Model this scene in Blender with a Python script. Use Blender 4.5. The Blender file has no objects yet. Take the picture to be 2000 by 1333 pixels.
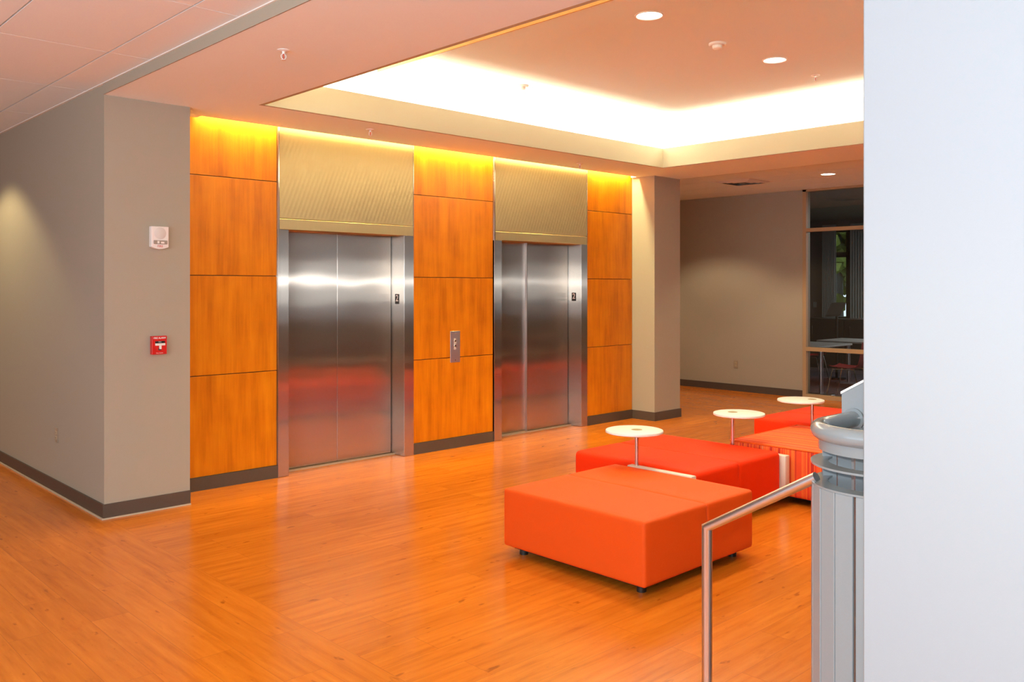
import bpy, bmesh, math, random
from mathutils import Vector, Matrix
random.seed(7)
PI = math.pi
C = bpy.context.scene.collection
MATS = {}

# ---------------------------------------------------------------- materials
class NT:
    """small helper around a node tree"""
    def __init__(s, name):
        m = bpy.data.materials.new(name); m.use_nodes = True
        s.m = m; s.t = m.node_tree; s.n = s.t.nodes; s.l = s.t.links
        s.n.clear()
        s.out = s.n.new('ShaderNodeOutputMaterial')
        s.co = s.n.new('ShaderNodeTexCoord')
    def node(s, kind, ins=None, **kw):
        nd = s.n.new(kind)
        for k, v in kw.items(): setattr(nd, k, v)
        for k, v in (ins or {}).items(): s.set(nd, k, v)
        return nd
    def set(s, nd, k, v):
        sock = nd.inputs[k]
        if isinstance(v, bpy.types.NodeSocket): s.l.new(v, sock)
        else:
            if sock.type == 'RGBA' and len(v) == 3: v = (*v, 1)
            sock.default_value = v
    def math(s, op, a, b=None):
        nd = s.node('ShaderNodeMath', operation=op)
        s.set(nd, 0, a)
        if b is not None: s.set(nd, 1, b)
        return nd.outputs[0]
    def mapping(s, scale=(1, 1, 1), rot=(0, 0, 0), src='Object'):
        nd = s.node('ShaderNodeMapping', {'Scale': scale, 'Rotation': rot})
        s.l.new(s.co.outputs[src], nd.inputs['Vector'])
        return nd.outputs[0]
    def noise(s, vec, scale=5, detail=4, rough=.55):
        nd = s.node('ShaderNodeTexNoise', {'Scale': scale, 'Detail': detail, 'Roughness': rough, 'Vector': vec})
        return nd.outputs['Fac']
    def ramp(s, fac, stops):
        nd = s.node('ShaderNodeValToRGB', {'Fac': fac})
        e = nd.color_ramp.elements
        while len(e) < len(stops): e.new(.5)
        for i, (p, c) in enumerate(stops):
            e[i].position = p; e[i].color = (*c, 1)
        return nd.outputs['Color']
    def mix(s, fac, a, b, mode='MIX'):
        nd = s.node('ShaderNodeMix', data_type='RGBA', blend_type=mode)
        s.set(nd, 0, fac); s.set(nd, 6, a); s.set(nd, 7, b)
        return nd.outputs[2]
    def bump(s, h, strength=.2, dist=.01):
        return s.node('ShaderNodeBump', {'Height': h, 'Strength': strength, 'Distance': dist}).outputs[0]
    def bsdf(s, **ins):
        nd = s.node('ShaderNodeBsdfPrincipled', {k.replace('_', ' '): v for k, v in ins.items()})
        return nd
    def finish(s, sh):
        s.l.new(sh.outputs[0] if hasattr(sh, 'outputs') else sh, s.out.inputs['Surface'])
        MATS[s.m.name] = s.m
        return s.m

def plain(name, col, rough=.5, metal=0, noise=0, nscale=40, bump=0, spec=.5, coat=0):
    t = NT(name)
    c = (*col, 1)
    kw = {}
    if noise:
        f = t.noise(t.mapping(), nscale, 5)
        c = t.mix(t.math('MULTIPLY', f, noise * 2), tuple(x * (1 + noise * .5) for x in col), tuple(x * (1 - noise) for x in col))
    if bump:
        f2 = t.noise(t.mapping(), nscale * 6, 3)
        kw['Normal'] = t.bump(f2, bump, .002)
    b = t.bsdf(Base_Color=c, Roughness=rough, Metallic=metal, **kw)
    b.inputs['Specular IOR Level'].default_value = spec
    b.inputs['Coat Weight'].default_value = coat
    b.inputs['Coat Roughness'].default_value = .08
    return t.finish(b)

def emit(name, col, strength):
    t = NT(name)
    return t.finish(t.node('ShaderNodeEmission', {'Color': col, 'Strength': strength}))

def make_floor():
    t = NT('floor_wood')
    sx = t.node('ShaderNodeSeparateXYZ'); t.l.new(t.co.outputs['Object'], sx.inputs[0])
    X, Y = sx.outputs[0], sx.outputs[1]
    corr = t.math('LESS_THAN', X, 2.14)
    far = t.math('GREATER_THAN', X, 9.1)
    alongY = t.math('MAXIMUM', corr, far)
    def vec(a, b):
        return t.node('ShaderNodeCombineXYZ', {0: a, 1: b, 2: 0.0}).outputs[0]
    va = vec(Y, X); vb = vec(X, Y)
    mixv = t.node('ShaderNodeMix', data_type='VECTOR')
    t.set(mixv, 0, alongY); t.set(mixv, 4, vb); t.set(mixv, 5, va)
    V = mixv.outputs[1]
    br = t.node('ShaderNodeTexBrick', {'Vector': V, 'Scale': 1.0, 'Mortar Size': .0012, 'Mortar Smooth': .3, 'Bias': 0.0,
                                     'Brick Width': 1.22, 'Row Height': .178, 'Color1': (0, 0, 0), 'Color2': (1, 1, 1), 'Mortar': (.5, .5, .5)})
    br.offset = .37
    # grain stretched along each board, shifted board by board
    sep = t.node('ShaderNodeSeparateXYZ'); t.l.new(V, sep.inputs[0])
    shift = t.math('MULTIPLY', br.outputs['Color'], 13.7)
    gv = t.node('ShaderNodeCombineXYZ', {0: t.math('MULTIPLY', sep.outputs[0], 1.5), 1: t.math('MULTIPLY', sep.outputs[1], 18.0), 2: shift}).outputs[0]
    g1 = t.noise(gv, 1.3, 6, .6)
    gv2 = t.node('ShaderNodeCombineXYZ', {0: t.math('MULTIPLY', sep.outputs[0], 3.0), 1: t.math('MULTIPLY', sep.outputs[1], 9.0), 2: shift}).outputs[0]
    g2 = t.noise(gv2, 1.6, 5, .65)
    col = t.ramp(g1, [(.20, (.43, .105, .006)), (.45, (.59, .160, .010)), (.75, (.69, .205, .016))])
    dark = t.ramp(g2, [(.27, (.72, .62, .5)), (.42, (1, 1, 1))])
    col = t.mix(.5, col, dark, 'MULTIPLY')
    kv = t.node('ShaderNodeCombineXYZ', {0: t.math('MULTIPLY', sep.outputs[0], 4.0), 1: t.math('MULTIPLY', sep.outputs[1], 10.0), 2: shift}).outputs[0]
    kn = t.ramp(t.noise(kv, 2.2, 2, .5), [(.24, (.5, .4, .3)), (.31, (1, 1, 1))])
    col = t.mix(.8, col, kn, 'MULTIPLY')
    tone = t.ramp(br.outputs['Color'], [(0, (.91, .89, .87)), (1, (1.04, 1.05, 1.05))])
    col = t.mix(1.0, col, tone, 'MULTIPLY')
    col = t.mix(t.math('MULTIPLY', br.outputs['Fac'], .5), col, (.2, .05, .01))
    rg = t.math('ADD', t.math('MULTIPLY', g1, .1), .15)
    b = t.bsdf(Base_Color=col, Roughness=rg, Normal=t.bump(t.math('SUBTRACT', t.math('MULTIPLY', g1, .25), br.outputs['Fac']), .12, .002))
    b.inputs['Specular IOR Level'].default_value = .36
    return t.finish(b)

def make_panelwood():
    t = NT('panel_wood')
    oi = t.node('ShaderNodeObjectInfo')
    sx = t.node('ShaderNodeSeparateXYZ'); t.l.new(t.co.outputs['Object'], sx.inputs[0])
    r = t.math('MULTIPLY', oi.outputs['Random'], 31.0)
    v = t.node('ShaderNodeCombineXYZ', {0: t.math('MULTIPLY', sx.outputs[0], 11.0), 1: r, 2: t.math('MULTIPLY', sx.outputs[2], 1.1)}).outputs[0]
    v2 = t.node('ShaderNodeCombineXYZ', {0: t.math('MULTIPLY', sx.outputs[0], 60.0), 1: r, 2: t.math('MULTIPLY', sx.outputs[2], 3.0)}).outputs[0]
    v3 = t.node('ShaderNodeCombineXYZ', {0: t.math('MULTIPLY', sx.outputs[0], 3.0), 1: r, 2: t.math('MULTIPLY', sx.outputs[2], 3.0)}).outputs[0]
    a = t.noise(v, 1, 4, .5); b_ = t.noise(v2, 1, 3, .5); c_ = t.noise(v3, 1.5, 3, .5)
    f = t.math('ADD', t.math('ADD', t.math('MULTIPLY', a, .55), t.math('MULTIPLY', b_, .2)), t.math('MULTIPLY', c_, .25))
    col = t.ramp(f, [(.3, (.38, .095, .001)), (.5, (.60, .18, .002)), (.7, (.74, .26, .005))])
    b = t.bsdf(Base_Color=col, Roughness=.36, Normal=t.bump(b_, .05, .001))
    b.inputs['Specular IOR Level'].default_value = .35
    return t.finish(b)

def make_steel(name, col=(.60, .575, .55), rough=.24, aniso=.9, wob=.12, ribs=False, rough2=.5, mixf=.35):
    t = NT(name)
    tan = t.node('ShaderNodeTangent', direction_type='RADIAL', axis='Z').outputs[0]
    fine = t.noise(t.mapping((260, 260, 3)), 1, 2)
    warp = t.noise(t.mapping((1.6, 1.6, 2.6)), 1, 1)
    nrm = t.bump(warp, wob, .02)
    if ribs:
        sx = t.node('ShaderNodeSeparateXYZ'); t.l.new(t.co.outputs['Object'], sx.inputs[0])
        u = t.math('ADD', t.math('MULTIPLY', sx.outputs[0], 150.0), t.math('MULTIPLY', sx.outputs[2], -58.0))
        w = t.math('SINE', u)
        nb = t.node('ShaderNodeBump', {'Height': w, 'Strength': .09, 'Distance': .003})
        t.l.new(nrm, nb.inputs['Normal']); nrm = nb.outputs[0]
    colr = t.mix(fine, tuple(c * .94 for c in col), tuple(min(1, c * 1.05) for c in col))
    g1 = t.node('ShaderNodeBsdfAnisotropic', {'Color': colr, 'Roughness': rough, 'Anisotropy': aniso, 'Rotation': .25, 'Tangent': tan, 'Normal': nrm})
    g2 = t.node('ShaderNodeBsdfAnisotropic', {'Color': colr, 'Roughness': rough2, 'Anisotropy': .5, 'Rotation': .25, 'Tangent': tan, 'Normal': nrm})
    mx = t.node('ShaderNodeMixShader', {0: mixf})
    t.l.new(g1.outputs[0], mx.inputs[1]); t.l.new(g2.outputs[0], mx.inputs[2])
    return t.finish(mx)

def make_glass():
    t = NT('pane_glass')
    fr = t.node('ShaderNodeFresnel', {'IOR': 1.5})
    tr = t.node('ShaderNodeBsdfTransparent', {'Color': (.80, .82, .82)})
    gl = t.node('ShaderNodeBsdfGlossy', {'Color': (1, 1, 1), 'Roughness': .02})
    mx = t.node('ShaderNodeMixShader', {0: fr.outputs[0]})
    t.l.new(tr.outputs[0], mx.inputs[1]); t.l.new(gl.outputs[0], mx.inputs[2])
    return t.finish(mx)

def make_acoustic():
    t = NT('acoustic_tile')
    f = t.noise(t.mapping(), 220, 3)
    col = t.mix(f, (.85, .92, .96), (.77, .84, .88))
    b = t.bsdf(Base_Color=col, Roughness=.9, Normal=t.bump(f, .15, .002))
    return t.finish(b)

def make_stripe(name, axis):
    t = NT(name)
    sx = t.node('ShaderNodeSeparateXYZ'); t.l.new(t.co.outputs['Object'], sx.inputs[0])
    v = t.node('ShaderNodeCombineXYZ', {0: sx.outputs[axis], 1: 0.0, 2: 0.0}).outputs[0]
    a = t.node('ShaderNodeTexNoise', {'Vector': v, 'Scale': 30.0, 'Detail': 2.0}, noise_dimensions='3D').outputs['Fac']
    col = t.ramp(a, [(.36, (.50, .02, .006)), (.42, (.80, .07, .01)), (.50, (.86, .17, .02)), (.57, (.72, .04, .01)), (.64, (.88, .36, .15))])
    e = col.node.color_ramp; e.interpolation = 'CONSTANT'
    # stitched dashes along the pale stripes
    wv = t.noise(t.mapping((300, 300, 300)), 1, 1)
    b = t.bsdf(Base_Color=col, Roughness=.75, Normal=t.bump(wv, .1, .001))
    return t.finish(b)

plain('wall_taupe', (.36, .325, .255), .75, noise=.03, nscale=60, bump=.05)
plain('wall_white', (.29, .325, .355), .6, noise=.015, nscale=50, bump=.04)
plain('ceiling_white', (.83, .93, .97), .85, noise=.015, nscale=30)
plain('cove_beige', (.46, .385, .26), .8)
plain('accent_tan', (.62, .33, .10), .7)
plain('baseboard_brown', (.075, .055, .042), .5)
plain('shoe_tan', (.5, .42, .3), .6)
plain('dark_gap', (.02, .012, .008), .8)
plain('white_plastic', (.82, .78, .74), .35)
plain('grille_white', (.66, .62, .58), .5, noise=.1, nscale=300)
plain('red_plastic', (.55, .012, .01), .35)
plain('red_print', (.6, .05, .03), .5)
plain('black_plastic', (.02, .02, .02), .35)
plain('lens', (.35, .3, .25), .1)
plain('white_laminate', (.93, .93, .88), .35)
plain('slab_white', (.80, .74, .62), .4)
plain('black_rubber', (.015, .013, .012), .4)
plain('brass_hole', (.3, .24, .12), .5)
plain('orange_vinyl', (.74, .086, .006), .6, bump=.06, nscale=90, spec=.2)
plain('red_vinyl', (.82, .035, .002), .6, bump=.05, nscale=90, spec=.15)
plain('grey_paint', (.23, .27, .29), .22, spec=.6, coat=.4)
plain('grey_paint_flat', (.25, .285, .305), .35, spec=.5)
plain('outlet_taupe', (.34, .28, .2), .4)
plain('chrome', (.75, .73, .7), .12, metal=1)
plain('frame_tan', (.42, .29, .16), .45)
plain('room_wall', (.32, .28, .26), .8)
plain('room_ceiling', (.35, .33, .31), .85)
plain('room_carpet', (.10, .075, .085), .95, noise=.3, nscale=60)
plain('curtain_grey', (.5, .54, .54), .9)
plain('dark_cabinet', (.05, .042, .04), .5)
plain('table_grey', (.45, .44, .42), .4)
plain('red_shell', (.45, .02, .02), .35)
plain('leaf_green', (.13, .16, .015), .8, noise=.5, nscale=4)
plain('lawn_green', (.16, .22, .05), .9, noise=.3, nscale=3)
plain('sign_black', (.025, .022, .02), .4)
plain('sign_white', (.85, .83, .8), .5)
make_floor(); make_panelwood(); make_glass(); make_acoustic()
make_stripe('stripe_fabric_top', 0); make_stripe('stripe_fabric_side', 1); make_stripe('stripe_fabric_end', 0)
make_steel('steel_door', col=(.53, .45, .38), rough=.20, aniso=.9, wob=.10, rough2=.42, mixf=.16)
make_steel('steel_frame', col=(.54, .465, .395), rough=.20, aniso=.9, wob=.03, rough2=.42, mixf=.16)
make_steel('steel_transom', col=(.52, .37, .18), rough=.42, aniso=.6, wob=.02, ribs=True, rough2=.6, mixf=.5)  # reflection of warm wood and floor put into the steel's gold base colour
make_steel('steel_header', col=(.52, .37, .18), rough=.42, aniso=.6, wob=.02, rough2=.6, mixf=.5)  # same painted-in reflected gold as the transom
make_steel('steel_plate', rough=.4, aniso=.4, wob=0)
plain('steel_tube', (.66, .64, .66), .3, metal=1)
plain('steel_sill', (.62, .50, .34), .45, metal=.4)
emit('lamp_face', (1, .87, .66), 9)
emit('tube_glow', (1, .74, .42), 8)

# ---------------------------------------------------------------- geometry helpers
def box(bm, x0, x1, y0, y1, z0, z1, bev=0, seg=2):
    m = Matrix.Translation(((x0+x1)/2, (y0+y1)/2, (z0+z1)/2)) @ Matrix.Diagonal((abs(x1-x0), abs(y1-y0), abs(z1-z0), 1))
    g = bmesh.ops.create_cube(bm, size=1, matrix=m)
    if bev:
        es = list({e for v in g['verts'] for e in v.link_edges})
        bmesh.ops.bevel(bm, geom=es, offset=bev, segments=seg, profile=.5, affect='EDGES')

def cyl(bm, p0, p1, r0, r1=None, n=24, caps=True):
    p0, p1 = Vector(p0), Vector(p1); d = p1 - p0
    q = Vector((0, 0, 1)).rotation_difference(d.normalized())
    m = Matrix.Translation((p0+p1)/2) @ q.to_matrix().to_4x4()
    bmesh.ops.create_cone(bm, cap_ends=caps, cap_tris=False, segments=n, radius1=r0, radius2=r0 if r1 is None else r1, depth=d.length, matrix=m)

def lathe(bm, c, prof, n=32, tilt=None):
    """prof: (radius, z) pairs, spun about a vertical axis at c"""
    rows = []
    M = Matrix.Translation(c) @ (tilt or Matrix.Identity(4))
    for r, z in prof:
        if r < 1e-5: rows.append([bm.verts.new(M @ Vector((0, 0, z)))])
        else: rows.append([bm.verts.new(M @ Vector((r*math.cos(2*PI*k/n), r*math.sin(2*PI*k/n), z))) for k in range(n)])
    for a, b in zip(rows, rows[1:]):
        for k in range(n):
            k2 = (k+1) % n
            vs = [a[k % len(a)], a[k2 % len(a)], b[k2 % len(b)], b[k % len(b)]]
            u = []
            for v in vs:
                if v not in u: u.append(v)
            if len(u) > 2: bm.faces.new(u)

def tube(bm, pts, r, n=14, caps=True, closed=False):
    pts = [Vector(p) for p in pts]; rings = []
    N = len(pts); up = Vector((0, 0, 1)); prev = None
    for i, p in enumerate(pts):
        if closed: a, b = pts[i-1], pts[(i+1) % N]
        else: a, b = pts[max(i-1, 0)], pts[min(i+1, N-1)]
        t = (b - a).normalized()
        if prev is None:
            s = t.cross(up)
            if s.length < .1: s = t.cross(Vector((1, 0, 0)))
            s.normalize()
        else:
            s = prev - t * prev.dot(t); s.normalize()
        prev = s; w = s.cross(t)
        # miter scale
        k = 1.0
        if not closed and 0 < i < N-1:
            c = (pts[i]-pts[i-1]).normalized().dot((pts[i+1]-pts[i]).normalized())
            k = 1/max(.3, math.sqrt((1+c)/2))
            bis = ((pts[i+1]-pts[i]).normalized() - (pts[i]-pts[i-1]).normalized())
            bis = bis.normalized() if bis.length > 1e-6 else s
        ring = []
        for j in range(n):
            an = 2*PI*j/n
            o = s*math.cos(an)*r + w*math.sin(an)*r
            if k > 1.001: o += bis * (o.dot(bis)*(k-1))
            ring.append(bm.verts.new(p+o))
        rings.append(ring)
    M = N if closed else N-1
    for i in range(M):
        a, b = rings[i], rings[(i+1) % N]
        for j in range(n):
            bm.faces.new((a[j], a[(j+1) % n], b[(j+1) % n], b[j]))
    if caps and not closed:
        bm.faces.new(rings[0][::-1]); bm.faces.new(rings[-1])

def prism(bm, poly, fn, d):
    """poly: 2-D points; fn(u, v, w) -> xyz; extruded from w=0 to w=d"""
    a = [bm.verts.new(fn(u, v, 0)) for u, v in poly]
    b = [bm.verts.new(fn(u, v, d)) for u, v in poly]
    n = len(poly)
    bm.faces.new(a[::-1]); bm.faces.new(b)
    for i in range(n): bm.faces.new((a[i], a[(i+1) % n], b[(i+1) % n], b[i]))

def rbox(bm, x0, x1, y0, y1, z0, z1, r=.02, puff=0, soft=0):
    """upholstered block: rounded edges, a slightly crowned top"""
    lo = Vector((x0, y0, z0)); hi = Vector((x1, y1, z1))
    def ticks(a, b):
        L = b-a; t = [0, .12*r, .35*r, .65*r, r]
        mid = [r + (L-2*r)*k/12 for k in range(1, 12)]
        return [a+q for q in t + mid] + [b-q for q in t[::-1]]
    ax = [ticks(lo[i], hi[i]) for i in range(3)]
    cache = {}
    def V(p):
        key = tuple(round(c, 6) for c in p)
        if key in cache: return cache[key]
        q = Vector([min(max(p[i], lo[i]+r), hi[i]-r) for i in range(3)])
        d = Vector(p) - q
        # remap cube corner to a sphere corner
        if d.length > 1e-9: w = q + d.normalized()*r
        else: w = Vector(p)
        u = (w.x-x0)/(x1-x0); v = (w.y-y0)/(y1-y0); h = (w.z-z0)/(z1-z0)
        if puff:
            w.z += puff * max(0, math.sin(PI*u))**.5 * max(0, math.sin(PI*v))**.5 * max(0, h-.5)*2
        if soft:
            s = math.sin(PI*h)
            w.x += soft * s * (1 if u > .5 else -1) * (abs(2*u-1)**8) * math.sin(PI*v)
            w.y += soft * s * (1 if v > .5 else -1) * (abs(2*v-1)**8) * math.sin(PI*u)
        cache[key] = bm.verts.new(w); return cache[key]
    for i in range(3):
        j, k = (i+1) % 3, (i+2) % 3
        for side, val in ((0, lo[i]), (1, hi[i])):
            A, B = ax[j], ax[k]
            for a in range(len(A)-1):
                for b in range(len(B)-1):
                    vs = []
                    for (p, q) in ((a, b), (a+1, b), (a+1, b+1), (a, b+1)):
                        c = [0, 0, 0]; c[i] = val; c[j] = A[p]; c[k] = B[q]
                        vs.append(V(c))
                    if side == 0: vs = vs[::-1]
                    if len(set(vs)) == 4: bm.faces.new(vs)

def obj(name, bm, mat, parent=None, smooth=False, angle=35):
    if callable(bm):
        f = bm; bm = bmesh.new(); f(bm)
    me = bpy.data.meshes.new(name)
    bmesh.ops.recalc_face_normals(bm, faces=bm.faces)
    bm.to_mesh(me); bm.free()
    mats = mat if isinstance(mat, (list, tuple)) else [mat]
    for m in mats: me.materials.append(MATS[m])
    o = bpy.data.objects.new(name, me); C.objects.link(o)
    if parent is not None: 
        o.parent = parent
        o.matrix_parent_inverse = Matrix.Translation(-Vector(parent.location)) if parent.type == 'EMPTY' else parent.matrix_parent_inverse.copy()
    if smooth:
        for p in me.polygons: p.use_smooth = True
        me.set_sharp_from_angle(angle=math.radians(angle))
    return o

def sub(name, bm, mat, parent, **k):
    """sub-part: child of a part; geometry given in world coordinates"""
    o = obj(name, bm, mat, None, **k)
    o.parent = parent
    # a part's world offset is parent_empty * inverse = identity, so the child needs none
    o.matrix_parent_inverse = Matrix.Identity(4)
    return o

def thing(name, label, cat, loc, group=None):
    o = bpy.data.objects.new(name, None); C.objects.link(o)
    o.location = loc; o.empty_display_size = .1
    o['label'] = label; o['category'] = cat
    if group: o['group'] = group
    return o

def tag(o, label, cat, group=None):
    o['label'] = label; o['category'] = cat
    if group: o['group'] = group
    return o

def struct(name, bm, mat, parent=None, **k):
    o = obj(name, bm, mat, parent, **k)
    if parent is None: o['kind'] = 'structure'
    return o

def copy_thing(o, delta, label):
    c = o.copy(); C.objects.link(c)
    c.location = Vector(o.location) + Vector(delta)
    c['label'] = label
    for ch in [x for x in bpy.data.objects if x.parent == o]:
        d = ch.copy(); C.objects.link(d); d.parent = c
        d.matrix_parent_inverse = ch.matrix_parent_inverse.copy()
        for g in [x for x in bpy.data.objects if x.parent == ch]:
            e = g.copy(); C.objects.link(e); e.parent = d
            e.matrix_parent_inverse = g.matrix_parent_inverse.copy()
    return c

def text_mesh(name, s, size, mat, parent, M, ext=.0008, bold=0):
    cu = bpy.data.curves.new(name, 'FONT'); cu.body = s; cu.size = size
    cu.align_x = 'CENTER'; cu.align_y = 'CENTER'; cu.extrude = ext; cu.offset = bold
    tmp = bpy.data.objects.new(name + '_tmp', cu); C.objects.link(tmp)
    bpy.context.view_layer.update()
    me = bpy.data.meshes.new_from_object(tmp)
    bpy.data.objects.remove(tmp)
    me.name = name
    me.transform(M)
    me.materials.clear(); me.materials.append(MATS[mat])
    o = bpy.data.objects.new(name, me); C.objects.link(o)
    o.parent = parent; o.matrix_parent_inverse = Matrix.Identity(4)
    if parent is not None and parent.type == 'EMPTY':
        o.matrix_parent_inverse = Matrix.Translation(-Vector(parent.location))
    return o

# orientation helpers for text: facing -Y and facing -X
def face_minus_y(x, y, z): return Matrix.Translation((x, y, z)) @ Matrix.Rotation(PI/2, 4, 'X')
def face_minus_x(x, y, z): return Matrix.Translation((x, y, z)) @ Matrix.Rotation(-PI/2, 4, 'Z') @ Matrix.Rotation(PI/2, 4, 'X')

# ---------------------------------------------------------------- the shell
ZS = 2.955      # gypsum soffit
ZA = 3.03       # acoustic ceilings
ZL = 3.17       # top of the cove lip
ZC = 3.45       # raised ceiling
YW = 6.68       # face of the wood panels
CX0, CX1, CY0, CY1 = 3.085, 7.955, 1.30, 5.864

struct('floor', lambda b: box(b, -4, 11.86, -4, 12, -.1, 0), 'floor_wood')
# corridor wall on the left with the pillar face (one L-shaped piece)
struct('wall_left_pillar', lambda b: box(b, 2.115, 2.724, 6.31, 12, 0, ZA+.1), 'wall_taupe')
struct('wall_elevator_shaft', lambda b: (box(b, 2.724, 3.66, 6.705, 7.4, 0, ZS+.17), box(b, 5.05, 6.14, 6.705, 7.4, 0, ZS+.17),
    box(b, 7.57, 8.44, 6.705, 7.4, 0, ZS+.17), box(b, 3.66, 5.05, 6.75, 7.4, 2.19, ZS+.17), box(b, 6.14, 7.57, 6.75, 7.4, 2.19, ZS+.17),
    box(b, 3.66, 5.05, 7.1, 7.4, 0, 2.19), box(b, 6.14, 7.57, 7.1, 7.4, 0, 2.19), box(b, 2.724, 8.44, 7.4, 12, 0, ZS+.17)), 'dark_gap')
struct('wall_right_pillar', lambda b: box(b, 8.44, 8.96, 6.34, 12, 0, ZA+.1), 'wall_taupe')
struct('wall_far', lambda b: (box(b, 11.8, 11.92, 6.19, 12, 0, ZA+.05)), 'wall_taupe')
struct('wall_far_right', lambda b: (box(b, 11.8, 11.92, -4, 1.2, 0, ZA+.05)), 'wall_taupe')
struct('wall_back', lambda b: (box(b, -4.1, -3.6, -4.12, -4, 0, 3.6), box(b, 2.1, 11.9, -4.12, -4, 0, 3.6), box(b, -3.6, 2.1, -4.12, -4, 0, .8), box(b, -3.6, 2.1, -4.12, -4, 2.85, 3.6)), 'wall_taupe')
struct('wall_left', lambda b: (box(b, -4.12, -4, -4, -3, 0, 3.6), box(b, -4.12, -4, 6, 12, 0, 3.6), box(b, -4.12, -4, -3, 6, 0, .8), box(b, -4.12, -4, -3, 6, 2.85, 3.6)), 'wall_taupe')
# unseen windows added behind and beside the camera, openings for the fill light
struct('added_window_3', lambda b: [box(b, x, x+.06, -4.10, -4.02, .8, 2.85) for x in (-3.6, -2.19, -.78, .63, 2.04)] + [box(b, -3.6, 2.1, -4.10, -4.02, z, z+.06) for z in (.8, 2.79)], 'frame_tan')
struct('added_window_4', lambda b: [box(b, -4.10, -4.02, y, y+.06, .8, 2.85) for y in (-3, -1.2, .6, 2.4, 4.2, 5.94)] + [box(b, -4.10, -4.02, -3, 6, z, z+.06) for z in (.8, 2.79)], 'frame_tan')
struct('wall_end', lambda b: box(b, -4.1, 11.9, 12, 12.12, 0, 3.6), 'wall_taupe')
struct('wall_right', lambda b: box(b, 2.165, 2.30, -4, .973, 0, ZS, .003, 1), 'wall_white')

# acoustic tile ceilings: real tiles with reveals between them
def tiles(b, xs, ys, z):
    for i in range(len(xs)-1):
        for j in range(len(ys)-1):
            box(b, xs[i]+g_, xs[i+1]-g_, ys[j]+.0022, ys[j+1]-.0022, z, z+.02)
g_ = .005
xs = [1.85-.61*k for k in range(10)][::-1]; xs = [-4] + [x for x in xs if x > -4] + [2.105]
ys = [v for v in [5.44+1.19*k for k in range(-8, 6)] if -4 < v < 12]; ys = [-4]+ys+[12]
struct('ceiling_left', lambda b: tiles(b, xs, ys, ZA), 'acoustic_tile')
struct('ceiling_left_grid', lambda b: box(b, -4, 2.115, -4, 12, ZA+.012, ZA+.05), 'grille_white')
g_ = .0035
xs2 = [8.975]+[9.44+.61*k for k in range(4)]+[11.8]
ys2 = [v for v in [5.35+1.22*k for k in range(-8, 6)] if -4 < v < 12]; ys2 = [-4]+ys2+[12]
struct('ceiling_right', lambda b: tiles(b, xs2, ys2, ZA), 'acoustic_tile')
struct('ceiling_right_grid', lambda b: box(b, 8.96, 11.9, -4, 12, ZA+.012, ZA+.05), 'grille_white')
struct('trim_1', lambda b: box(b, 2.095, 2.115, -4, 12, ZA-.006, ZA+.01), 'white_plastic')

# gypsum soffit frame around the coffer, with the wall-wash slot left open along the panels
def soffit(b):
    t = .10
    box(b, 2.115, CX0-.028, -4, 6.31, ZS, ZS+t)
    box(b, CX0-.028, CX1+.028, CY1+.028, 6.575, ZS, ZS+t)
    box(b, CX1+.028, 8.96, -4, 6.34, ZS, ZS+t)
    box(b, CX0-.028, CX1+.028, -4, CY0-.028, ZS, ZS+t)
    box(b, 2.724, CX0-.028, 6.31, 6.575, ZS, ZS+t)
    box(b, CX1+.028, 8.44, 6.34, 6.575, ZS, ZS+t)
    box(b, 2.724, 2.93, 6.575, 6.66, ZS, ZS+t)      # slot ends
    box(b, 8.39, 8.44, 6.575, 6.66, ZS, ZS+t)
    box(b, 2.724, 8.44, 6.55, 6.75, ZS+.17, ZS+.19)  # slot lid
    box(b, 2.724, 8.44, 6.545, 6.575, ZS+t, ZS+.19)
struct('ceiling_soffit', soffit, 'ceiling_white')
struct('wall_soffit_fascia', lambda b: (box(b, 2.108, 2.116, -4, 6.31, ZS, ZA+.02), box(b, 8.959, 8.967, -4, 6.34, ZS, ZA+.02)), 'wall_taupe')

# cove: lip face, ledge, set-back upper wall
W = .27
def lip(b):
    e = .03
    q = .003; z0 = ZS+.0005
    box(b, CX0-e, CX1+e, CY1-q, CY1+e, z0, ZL)
    box(b, CX0-e, CX1+e, CY0-e, CY0+q, z0, ZL)
    box(b, CX0-e, CX0+q, CY0+q, CY1-q, z0, ZL)
    box(b, CX1-q, CX1+e, CY0+q, CY1-q, z0, ZL)
struct('trim_2', lip, 'cove_beige')
def upper(b):
    z0, z1 = ZS+.1, ZC+.14; t = .06
    box(b, CX0-W-t, CX1+W+t, CY1+W, CY1+W+t, z0, z1)
    box(b, CX0-W-t, CX1+W+t, CY0-W-t, CY0-W, z0, z1)
    box(b, CX0-W-t, CX0-W, CY0-W, CY1+W, z0, z1)
    box(b, CX1+W, CX1+W+t, CY0-W, CY1+W, z0, z1)
struct('wall_cove_upper', upper, 'ceiling_white')
def raised(b):
    box(b, 4.29, CX1+W+.06, CY0-W-.06, CY1+W+.06, ZC, ZC+.2)
    box(b, CX0-W-.06, 4.29, CY0-W-.06, CY1+W+.06, ZC+.10, ZC+.2)
struct('ceiling_coffer', raised, 'ceiling_white')
struct('trim_3', lambda b: box(b, 4.280, 4.290, CY0-W, CY1+W, ZC-.001, ZC+.10), 'accent_tan')

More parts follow.
